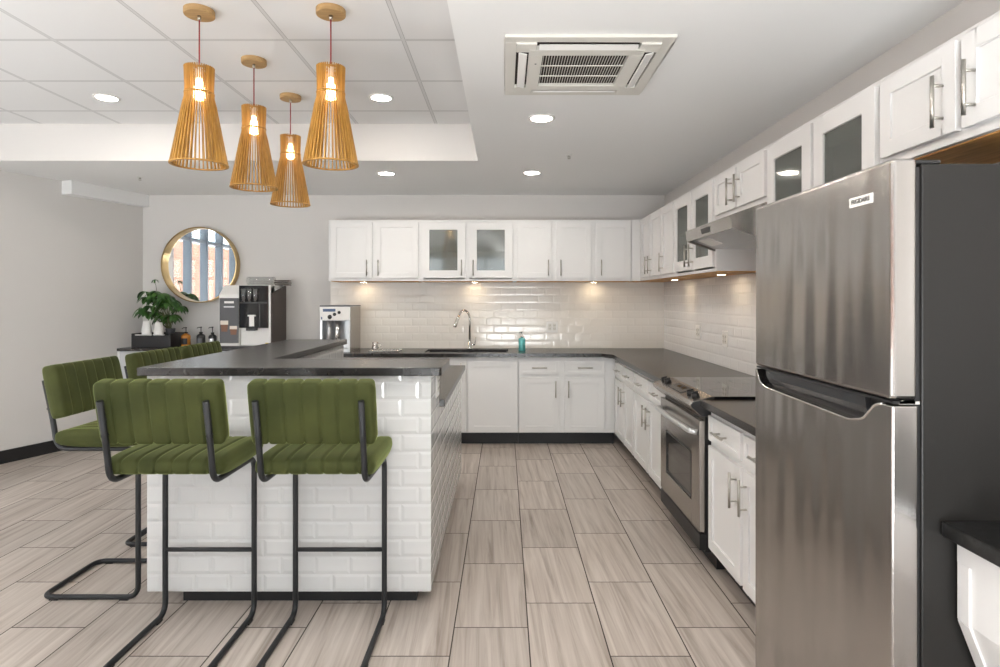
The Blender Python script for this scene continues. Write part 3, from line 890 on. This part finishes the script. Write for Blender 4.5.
# door: steel frame around the window
box(bm, 0, .030, .004, .13, .19, .755); box(bm, 0, .030, W - .13, W - .004, .19, .755)
box(bm, 0, .030, .13, W - .13, .19, .315); box(bm, 0, .030, .13, W - .13, .575, .755)
dr = obj('oven_door', bm, 'steel2', t, .003)
obj('door_window', box(BM(), .006, .028, .13, W - .13, .315, .575), 'oven_glass', dr)
bm = BM(); ring_pts = [(.000, .145, .33), (.000, W - .145, .33), (.000, W - .145, .56), (.000, .145, .56)]
tube(bm, fillet([(.004, .138, .323), (.004, W - .138, .323), (.004, W - .138, .567), (.004, .138, .567)], .02, 4, True), .006, 6, closed=True)
obj('window_gasket', bm, 'black_plastic', dr)
bm = BM(); tube(bm, fillet([(0, .035, .690), (-.035, .05, .695), (-.047, .2, .70), (-.052, W / 2, .70), (-.047, W - .2, .70), (-.035, W - .05, .695), (0, W - .035, .690)], .04, 6), .0145, 14)
obj('handle', bm, 'alu', dr)
obj('lower_trim', box(BM(), .002, .03, .004, W - .004, .10, .18), 'black', t)
# control panel
prof = [(.075, .872), (.070, .880), (-.036, .852), (-.050, .838), (-.046, .822), (.010, .775), (.075, .775)]
cp = obj('control_panel', prism(BM(), prof, 'y', -.002, W + .001), 'steel2', t, .004)
for q in (-.004, W + .0012): obj('end_cap', prism(BM(), [(.074, .865), (.066, .8745), (-.030, .8495), (-.044, .837), (-.041, .824), (.010, .778), (.074, .778)], 'y', q, q + .0025), 'black_plastic', cp)
sl = Vector((-.106, 0, -.028)).normalized(); nn = Vector((-.255, 0, .967)).normalized()
def on_panel(s, y, hgt): # s: 0 at rear edge of slope, metres down the slope
    b_ = Vector((.070, y, .880)) + sl * s; return b_ + nn * hgt
for y in (W - .065, W - .135, .065 + .03, .145 + .03):
    bm = BM(); lathe(bm, [(0, 0), (.022, 0), (.020, .010), (.016, .018), (0, .020)], seg=24); box(bm, -.004, .004, -.018, .018, .018, .025)
    q = nn.to_track_quat('Z', 'Y').to_matrix().to_4x4(); q.translation = on_panel(.062, y, 0)
    bmesh.ops.transform(bm, verts=bm.verts, matrix=q)
    obj('knob', bm, 'black_plastic', cp)
bm = BM(); vs = [on_panel(s, y, h) for s, y in ((.022, .26), (.022, .52), (.092, .52), (.092, .26)) for h in (.0005, .003)]
V = [bm.verts.new(v) for v in vs]
for f in ((0, 2, 4, 6), (1, 3, 5, 7), (0, 1, 3, 2), (2, 3, 5, 4), (4, 5, 7, 6), (6, 7, 1, 0)): bm.faces.new([V[i] for i in f])
obj('display', bm, mat('display_bezel', (.10, .095, .09), .2), cp)
bm = BM(); vs = [on_panel(s, y, h) for s, y in ((.034, .33), (.034, .45), (.060, .45), (.060, .33)) for h in (.0005, .0038)]
V = [bm.verts.new(v) for v in vs]
for f in ((0, 2, 4, 6), (1, 3, 5, 7), (0, 1, 3, 2), (2, 3, 5, 4), (4, 5, 7, 6), (6, 7, 1, 0)): bm.faces.new([V[i] for i in f])
obj('display_screen', bm, 'dark_glass', cp)
ck = obj('cooktop', box(BM(),   .070, XR - RX - .012, 0, W, .862, .878), 'dark_glass', t, .002)
bm = BM()
for x_, y_, r_ in ((.22, .20, .095), (.22, .56, .075), (.46, .20, .075), (.46, .56, .095)):
    lathe(bm, [(r_ - .0015, .8785), (r_ + .0015, .8785)], (x_, y_, 0), seg=40)
obj('burner_marking', bm, 'graphic_grey', ck)

# hood
t = thing('range_hood', 'slim stainless under-cabinet range hood above the cooktop', 'range hood', (1.15, RY0, 1.862))
b0, b1 = 0.0, .762
prof = [(.18, 0), (.50, 0), (.50, -.06), (.003, -.062), (-.012, -.070)]
obj('hood_shell', prism(BM(), [(0.17, -.001), (.495, -.001), (.495, -.19), (.488, -.19), (.488, -.06), (.01, -.075), (.01, -.130), (0, -.132), (-.010, -.066)], 'y', b0, b1), 'steel2', t, .002)
for q in (b0 - .001, b1 - .003): obj('side_panel', prism(BM(), [(.0, -.131), (-.010, -.066), (.17, -.001), (.494, -.001), (.494, -.19), (.17, -.19)], 'y', q, q + .004), 'steel2', t)
obj('filter', prism(BM(), [(.02, -.120), (.17, -.178), (.485, -.178), (.485, -.170), (.17, -.170), (.02, -.112)], 'y', b0 + .006, b1 - .006), 'alu', t)
bm = BM(); prism(bm, [(-.0115, -.086), (-.0035, -.116), (.002, -.116), (-.006, -.086)], 'y', .32, .46)
obj('switch_panel', bm, 'black_plastic', t)
obj('lamp_lens', prism(BM(), [(.05, -.136), (.13, -.167), (.13, -.162), (.05, -.131)], 'y', .50, .68), 'white_plain', t)

# under-cabinet lights
def puck(label, x, y):
    t = thing('under_cabinet_light', label, 'light', (x, y, UZ0 - .005), 0, 'under-cabinet lights')
    obj('housing', lathe(BM(), [(0, 0), (.034, 0), (.034, -.010), (.028, -.012)], seg=24), 'white_plain', t)
    t.scale = (1, 1, .5)
    obj('lens', lathe(BM(), [(0, -.0115), (.028, -.0115)], seg=24), 'puck', t)
    return t
puck('round under-cabinet light at the left end of the back wall cabinets', -1.42, 6.12)
puck('added round under-cabinet light above the faucet, to brighten the back tiles', -.30, 6.12)  # this and the next two are extra, added to lift the tile glow
puck('added round under-cabinet light brightening the right end of the back splashback', .90, 6.12)
puck('added round under-cabinet light nearest the corner on the right wall', 1.50, 5.35)
puck('round under-cabinet light below the glass-door cabinet left of the hood', 1.50, 4.20)

# ------------------------------------------------------------------ near right worktop with knee-space apron
t = thing('accessible_sink_cabinet', 'white sink apron with framed sloping panel right of the refrigerator', 'cabinet', (1.035, .30, 0))
obj('apron', prism(BM(), [(0, .829), (0, .645), (.018, .645), (.018, .829)], 'y', 0, 1.08), 'white', t, .001)
obj('apron_frame', prism(BM(), [(-.002, .829), (-.002, .80), (-.002, .80)][:1] + [(-.006, .829), (-.006, .775), (0, .775), (0, .829)], 'y', 0, 1.08), 'white', t)
bm = BM()
def sloped(y0, y1, s0, s1, d0, d1):
    u_ = Vector((.36, 0, -.93)).normalized(); n_ = Vector((-.93, 0, -.36)).normalized()
    b_ = Vector((0, 0, .645)); V = []
    for y in (y0, y1):
        for s, d_ in ((s0, d0), (s1, d0), (s1, d1), (s0, d1)):
            p = b_ + u_ * s + n_ * d_; V.append(bm.verts.new((p.x, y, p.z)))
    for f in ((0, 1, 2, 3), (4, 7, 6, 5), (0, 4, 5, 1), (1, 5, 6, 2), (2, 6, 7, 3), (3, 7, 4, 0)): bm.faces.new([V[i] for i in f])
sloped(0, 1.08, 0, .50, -.018, 0)
obj('knee_panel', bm, 'white', t, .001)
bm = BM(); sloped(1.045, 1.08, 0, .50, 0, .006); sloped(0, .035, 0, .5, 0, .006); sloped(.035, 1.045, .46, .50, 0, .006)
obj('knee_panel_frame', bm, 'white', t, .001)
for q in (0, 1.045): obj('apron_stile', box(BM(), -.006, 0, q, q + .035, .645, .775), 'white', t, .001)
tag(obj('countertop', box(BM(), .995, XR, .28, 1.384, CT - .035, CT), 'black_stone', bevel=.004), 'speckled black worktop at the lower right, in front of the refrigerator side', 'countertop')

# ------------------------------------------------------------------ mirror
t = thing('round_mirror', 'round mirror in a brass frame on the back wall', 'mirror', ((201.3 - 504.5) / 607 * 6.22, YB, 1.371 + (299 - 265) / 607 * 6.2))
bm = BM(); lathe(bm, [(.374, 0), (.386, 0), (.386, -.085), (.376, -.087), (.374, -.075), (.374, -.02)], axis='y', seg=96, smooth=False)
obj('frame', bm, 'brass', t)
obj('mirror_glass', lathe(BM(), [(0, -.022), (.3735, -.022), (.3735, -.002)], axis='y', seg=96, smooth=False), 'mirror', t)

# ------------------------------------------------------------------ coffee sideboard
CZ = .905
t = thing('sideboard', 'pale grey sideboard with a dark top below the round mirror', 'sideboard', (-3.655, 5.72, 0))
Wc = 1.60
obj('body', box(BM(), .02, Wc - .02, .02, .50, .09, CZ - .025), 'credenza', t, .002)
obj('top', box(BM(), 0, Wc, 0, .515, CZ - .025, CZ), 'counter', t, .002)
obj('plinth', box(BM(), .04, Wc - .04, .06, .50, 0, .09), 'black', t)
obj('end_stile', box(BM(), 0.0, .02, .01, .50, 0, CZ - .025), 'white', t, .001)
for k in range(3):
    x0_ = .03 + k * .503
    d = obj('door', box(BM(), x0_, x0_ + .495, .0, .02, .11, CZ - .04), 'credenza', t, .002)
    bar_handle(d, x0_ + (.45 if k != 2 else .05), .72, y=0.0)

# tray with cups and plant
tx, ty = (157.5 - 504.5) / 607 * 5.93, 5.95
t = thing('condiment_tray', 'black open box tray on the sideboard, holding cups and the plant', 'tray', (tx, ty, CZ))
a, b, h = .188, .13, .135
bm = BM(); box(bm, -a, a, -b, b, 0, .01); box(bm, -a, -a + .01, -b, b, .01, h); box(bm, a - .01, a, -b, b, .01, h)
box(bm, -a + .01, a - .01, -b, -b + .01, .01, h - .02); box(bm, -a + .01, a - .01, b - .01, b, .01, h)
box(bm, -.005, .005, -b + .01, b - .01, .01, h - .02); box(bm, -a + .01, a - .01, -.02, -.012, .01, h - .03)
box(bm, -a + .01, a - .01, -b + .01, b - .01, .09, .10)
obj('tray_box', bm, 'black', t, .002)
for i in range(10):
    x_ = -.16 + .24 * (i % 10) / 9 + random.uniform(-.01, .01)
    tag(obj('creamer_pod', lathe(BM(), [(0, 0), (.013, 0), (.018, .022), (.019, .024), (0, .024)], seg=14), 'paper_white', loc=(tx + x_, ty - .075 + random.uniform(-.012, .02), CZ + .100 + (.0 if i % 2 else .0))),
        'small white creamer pod lying in the front of the black tray', 'creamer', 'creamer pods in the tray')
def cup_stack(label, x, y, z, n=5):
    t = thing('cup_stack', label, 'cups', (x, y, z))
    for k in range(n):
        obj('paper_cup', lathe(BM(), [(.042, k * .012), (.0435, k * .012 + .002), (.0425, k * .012 + .006), (.0305, k * .012 + .088), (0, k * .012 + .088)], seg=24), 'paper_white', t)
cup_stack('upside-down stack of white paper cups in the tray, the taller left one', tx - .105, ty - .02, CZ + .1005, 6)
cup_stack('upside-down stack of white paper cups in the tray, the right one', tx + .02, ty - .035, CZ + .1005, 5)
# plant
px, py = tx + .085, ty + .055
t = thing('potted_plant', 'leafy green potted plant standing in the black tray', 'plant', (px, py, CZ + .1005))
obj('pot', lathe(BM(), [(0, 0), (.035, 0), (.045, .07), (.047, .075), (.040, .075), (.038, .06), (0, .06)]), 'graphic_grey', t)
stems = BM(); leaves = BM()
random.seed(21)
def leaf(bm, base, d, length, width):
    d = d.normalized(); side = d.cross(Vector((0, 0, 1)))
    if side.length < .1: side = Vector((1, 0, 0))
    side.normalize()
    side = (side + Vector((random.uniform(-.3, .3), random.uniform(-.3, .3), random.uniform(-.4, .4)))).normalized()
    n = 7; A, B, C = [], [], []
    p = Vector(base); dd = d.copy()
    for k in range(n + 1):
        f = k / n; wv = width * math.sin(PI * min(1, f * .92 + .05)) ** .8 * (1 - f * .25)
        if k == n: wv = .0006
        up = side.cross(dd).normalized()
        A.append(bm.verts.new(p - side * wv * .5 - up * wv * .12)); B.append(bm.verts.new(p.copy())); C.append(bm.verts.new(p + side * wv * .5 - up * wv * .12))
        dd = (dd + Vector((0, 0, -.30))).normalized(); p = p + dd * length / n
    for k in range(n):
        for P, Q in ((A, B), (B, C)):
            f = bm.faces.new((P[k], Q[k], Q[k + 1], P[k + 1])); f.smooth = True
crown = []
for i in range(26):
    a = random.uniform(0, 2 * PI); lean = random.uniform(.02, .135)
    hgt = random.uniform(.20, .45)
    cxo = -.15 if i > 7 else -.045
    top = Vector((cxo + lean * math.cos(a) * 1.15, lean * math.sin(a) * .45, hgt if cxo < 0 else hgt * .75))
    if top.x + px < -3.66: top.x = -3.66 - px + random.uniform(0, .04)
    tube(stems, [Vector((random.uniform(-.015, .015), random.uniform(-.015, .015), .055)), Vector((top.x * .45, top.y * .4, top.z * .6)), top], [.004, .003, .002], 6)
    crown.append(top)
tube(stems, [Vector((-.02, 0, .055)), Vector((-.12, 0, .36)), Vector((-.155, 0, .56))], [.004, .003, .002], 6)
crown.append(Vector((-.155, 0, .56)))
for ci, c in enumerate(crown):
    n = 8 if ci < len(crown) - 1 else 4
    for k in range(n):
        a = 2 * PI * k / n + random.uniform(-.4, .4)
        leaf(leaves, c, Vector((math.cos(a), math.sin(a) * .7, random.uniform(-.1, .5))), random.uniform(.10, .15) if n > 4 else .06, random.uniform(.038, .055) if n > 4 else .02)
obj('stem', stems, 'stem', t)
obj('foliage', leaves, 'leaf', t)

# pump bottles
pump_bottle('amber pump bottle with a dark label on the sideboard, left of three', ((186 - 504.5) / 607 * 5.95, 5.95, CZ), .042, .125, 'amber', lab='black', ph=.055)
pump_bottle('black pump bottle on the sideboard, middle of three', ((201 - 504.5) / 607 * 5.95, 5.95, CZ), .040, .125, 'black_plastic', lab='graphic_grey', ph=.06)
pump_bottle('clear and black pump bottle beside the coffee machine, right of three', ((212.5 - 504.5) / 607 * 5.95, 5.95, CZ), .037, .12, 'black_plastic', lab='alu', ph=.065)

# coffee machine
mx0 = (219 - 504.5) / 607 * 5.80
t = thing('coffee_machine', 'white and black automatic coffee machine with brown sides on the sideboard', 'coffee machine', (mx0, 5.80, CZ))
W = (272 - 219) / 607 * 5.80
obj('drip_base', box(BM(), -.01, W + .005, -.04, .40, 0, .018), 'black_plastic', t, .002)
obj('housing', prism(BM(), [(0, .018), (.0, .53), (.06, .60), (.38, .62), (.38, .018)][0:5], 'x', 0.0, W), 'white_plain', t, .004) if False else None
# side profile (y,z): slanted top edge
def sect(x0_, x1_, m, nm, prof_, bev=.003): return obj(nm, prism(BM(), prof_, 'x', x0_, x1_), m, t, bev)
sect(0, .195, 'white_plain', 'left_housing', [(0, .018), (0, .51), (.12, .60), (.38, .60), (.38, .018)])
sect(.195, W - .012, 'white_plain', 'main_housing', [(.03, .018), (.03, .19), (.0, .19), (0, .60), (.38, .60), (.38, .018)])
sect(W - .012, W, 'brown_panel', 'side_panel', [(0, .018), (0, .52), (.36, .60), (.38, .60), (.38, .018)])
sect(W - .030, W - .012, 'white_plain', 'right_pillar', [(-.006, .018), (-.006, .57), (.1, .605), (.1, .018)])
gp = obj('graphic_panel', box(BM(), .008, .190, -.008, 0, .045, .475), 'graphic_grey', t, .002)
bm = BM(); box(bm, .055, .145, -.010, -.008, .425, .445)
obj('white_lettering_strip', bm, 'paper_white', gp)
bm = BM(); box(bm, .05, .15, -.010, -.008, .385, .397); obj('button_row', bm, 'alu', gp)
def flat_cup(x, z, w_, h_):
    bm = BM(); prism(bm, [(x - w_ * .36, z), (x + w_ * .36, z), (x + w_ * .5, z + h_), (x - w_ * .5, z + h_)], 'y', -.0105, -.008)
    obj('printed_cup', bm, 'coffee_brown', gp)
    bm = BM(); prism(bm, [(x - w_ * .5, z + h_ * .66), (x + w_ * .5, z + h_ * .66), (x + w_ * .5, z + h_ * 1.05), (x - w_ * .5, z + h_ * 1.05)], 'y', -.0115, -.0105)
    obj('printed_foam', bm, 'milk', gp)
flat_cup(.055, .155, .075, .10); flat_cup(.142, .125, .07, .08)
dp = obj('dark_front', box(BM(), .197, W - .032, -.016, 0, .19, .595), 'dark_glass', t, .003)
bm = BM(); box(bm, .205, W - .04, -.019, -.016, .425, .435); box(bm, .39, .40, -.019, -.016, .2, .42)
obj('front_divider', bm, 'black_plastic', dp)
bm = BM(); box(bm, .30, .345, -.030, -.016, .205, .30); box(bm, .285, .36, -.034, -.016, .30, .315)
obj('milk_container', bm, 'white_plain', dp, .003)
bm = BM()
for k in range(3): lathe(bm, [(.0, .44), (.018, .44), (.026, .56), (0, .565)], (.25 + .055 * k, -.030, 0), seg=16)
obj('bean_hopper', bm, 'clear_plastic', dp)
obj('sticker', box(BM(), W - .075, W - .045, .0285, .0299, .025, .045), 'sticker_yellow', t)
obj('spout', box(BM(), .27, .36, -.035, .03, .165, .19), 'black_plastic', t, .003)
# things lying on the machine
lx = mx0
for i, (dx, m_, gl) in enumerate(((.27, 'clear_plastic', 'row of clear plastic lids lying on top of the coffee machine, left stack'), (.405, 'clear_plastic', 'row of clear plastic cups lying on top of the coffee machine, right stack'))):
    t3 = thing('lid_stack', gl, 'cup lids', (lx + dx, 5.95, CZ + .60 + .043))
    bm = BM()
    for k in range(11): lathe(bm, [(.042, -.06 + k * .012), (.040, -.052 + k * .012), (.030, -.05 + k * .012)], axis='x', seg=24)
    obj('nested_lids', bm, m_, t3)
bm = BM(); 
t3 = thing('paper_packet', 'dark brown paper packets fanned on top of the coffee machine', 'packets', (lx + .545, 6.06, CZ + .6005))
for k, (ang, zz) in enumerate(((0.05, 0), (-.05, .02), (.14, .04))):
    b2 = BM(); box(b2, -.07, .07, -.05, .05, 0, .012)
    bmesh.ops.rotate(b2, verts=b2.verts, cent=(0, 0, 0), matrix=Matrix.Rotation(ang, 3, 'Z'))
    bmesh.ops.translate(b2, verts=b2.verts, vec=(-.03, 0, zz))
    obj('packet', b2, 'brown_panel', t3, .003)

# ------------------------------------------------------------------ water dispenser
wx = (320 - 504.5) / 607 * 5.78; ww = 30 / 607 * 5.78
t = thing('water_dispenser', 'silver countertop water and ice dispenser at the left end of the back worktop', 'water dispenser', (wx, 5.78, CT + .0005))
bm = BM(); Hh = .445
box(bm, 0, .02, .0, .40, 0, Hh - .012); box(bm, ww - .02, ww, 0, .40, 0, Hh - .012); box(bm, .02, ww - .02, .12, .40, 0, .30)
box(bm, .02, ww - .02, 0, .40, .30, Hh - .012); box(bm, .02, ww - .02, 0, .12, 0, .03)
obj('casing', bm, 'alu', t, .002)
obj('side_panel', box(BM(), ww, ww + .004, 0.005, .40, 0, Hh - .014), 'steel2', t)
obj('lid', box(BM(), -.002, ww + .006, -.004, .405, Hh - .012, Hh), 'graphic_grey', t, .001)
fp = obj('front_panel', box(BM(), 0, ww, -.008, 0, .305, Hh - .014), 'white_plain', t, .002)
obj('brand_strip', box(BM(), .03, .15, -.010, -.008, .385, .412), 'blue_label', fp)
bm = BM()
for x_, z_, r_ in ((.095, .335, .014), (.14, .36, .011), (.185, .378, .010)):
    lathe(bm, [(0, -.014), (r_ * 1.4, -.013), (r_ * 1.5, -.008)], (x_, 0, z_), axis='y', seg=20)
obj('button', bm, 'black_plastic', fp)
obj('blue_tab', box(BM(), .012, .024, -.010, -.008, .312, .335), 'blue_label', fp)
bm = BM(); tube(bm, [(.155, .05, .30), (.155, .05, .05)], .028, 18)
obj('dispensing_tube', bm, 'chrome', t)
bm = BM(); tube(bm, [(.07, .06, .30), (.07, .06, .05)], .024, 18)
obj('dispensing_tube', bm, 'alu', t)
# steel drip tray with a small jug
tx, ty = (386 - 504.5) / 607 * 5.92, 5.90
t = thing('drain_tray', 'shallow shiny steel drain tray on the back worktop beside the dispenser', 'tray', (tx, ty, CT))
bm = BM(); box(bm, -.14, .14, -.13, .13, 0, .006)
tube(bm, fillet([(-.14, -.13, .010), (.14, -.13, .010), (.14, .13, .010), (-.14, .13, .010)], .02, 4, True), .005, 8, closed=True)
for k in range(6): tube(bm, [(-.08 + k * .035, -.11, .010), (-.08 + k * .035, .11, .010)], .003, 6)
obj('tray_plate', bm, 'chrome', t)
t = thing('metal_jug', 'small shiny metal jug standing on the steel drain tray', 'jug', (tx - .10, ty + .0, CT + .0145))
obj('jug_body', lathe(BM(), [(0, 0), (.030, 0), (.034, .02), (.026, .05), (.030, .072), (.028, .072), (.024, .05), (.0, .01)]), 'chrome', t)
obj('handle', tube(BM(), fillet([(.026, 0, .062), (.055, 0, .06), (.055, 0, .025), (.032, 0, .02)], .012, 4), .0035, 8), 'chrome', t)

# ------------------------------------------------------------------ daylight, world, camera
w = bpy.data.worlds.new('world'); scene.world = w; w.use_nodes = True
bg = w.node_tree.nodes['Background']; bg.inputs[0].default_value = (.86, .94, 1.0, 1); bg.inputs[1].default_value = 3.1
sl_ = bpy.data.lights.new('sun', 'SUN'); sl_.energy = 40; sl_.angle = .02; sl_.color = (1, .985, .97)
so_ = bpy.data.objects.new('sun', sl_); COL.objects.link(so_); so_.location = (4, 4, 12)
so_.rotation_euler = Vector((-.35, -.30, -.89)).to_track_quat('-Z', 'Y').to_euler()
def portal(loc, rot, sx, sy):
    l = bpy.data.lights.new('window_portal', 'AREA'); l.shape = 'RECTANGLE'; l.size = sx; l.size_y = sy
    l.cycles.is_portal = True
    o = bpy.data.objects.new('window_portal', l); COL.objects.link(o); o.location = loc; o.rotation_euler = rot
portal((-6.70, .08, 1.78), (0, -PI / 2, 0), 3.1, 8.2)
for x in (-5.15, -2.65, -.15): portal((x, -4.22, 1.42), (PI / 2, 0, 0), 2.1, 2.15)

# bounce fill: two unseen soft lights added to brighten the ceiling, one beside and one behind the camera
for nm, lc, pw, sz in (('added_bounce_fill', (-3.6, 1.0, .55), 50, 1.4), ('added_bounce_fill', (.2, -1.0, .55), 105, 1.4)):
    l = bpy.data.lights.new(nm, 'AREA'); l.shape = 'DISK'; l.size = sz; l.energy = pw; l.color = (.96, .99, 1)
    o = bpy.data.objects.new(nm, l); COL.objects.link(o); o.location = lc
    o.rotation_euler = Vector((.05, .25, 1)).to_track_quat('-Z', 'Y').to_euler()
cam = bpy.data.cameras.new('camera'); co = bpy.data.objects.new('camera', cam); COL.objects.link(co)
co.location = (0, 0, EYE); co.rotation_euler = (PI / 2, 0, 0)
cam.sensor_width = 36; cam.lens = 36 * 607 / 1000; cam.clip_start = .05
cam.shift_x = -.0045; cam.shift_y = -.0345
scene.camera = co
scene.view_settings.view_transform = 'Standard'; scene.view_settings.look = 'None'
scene.view_settings.exposure = .27; scene.view_settings.gamma = 1
scene.view_settings.use_curve_mapping = False
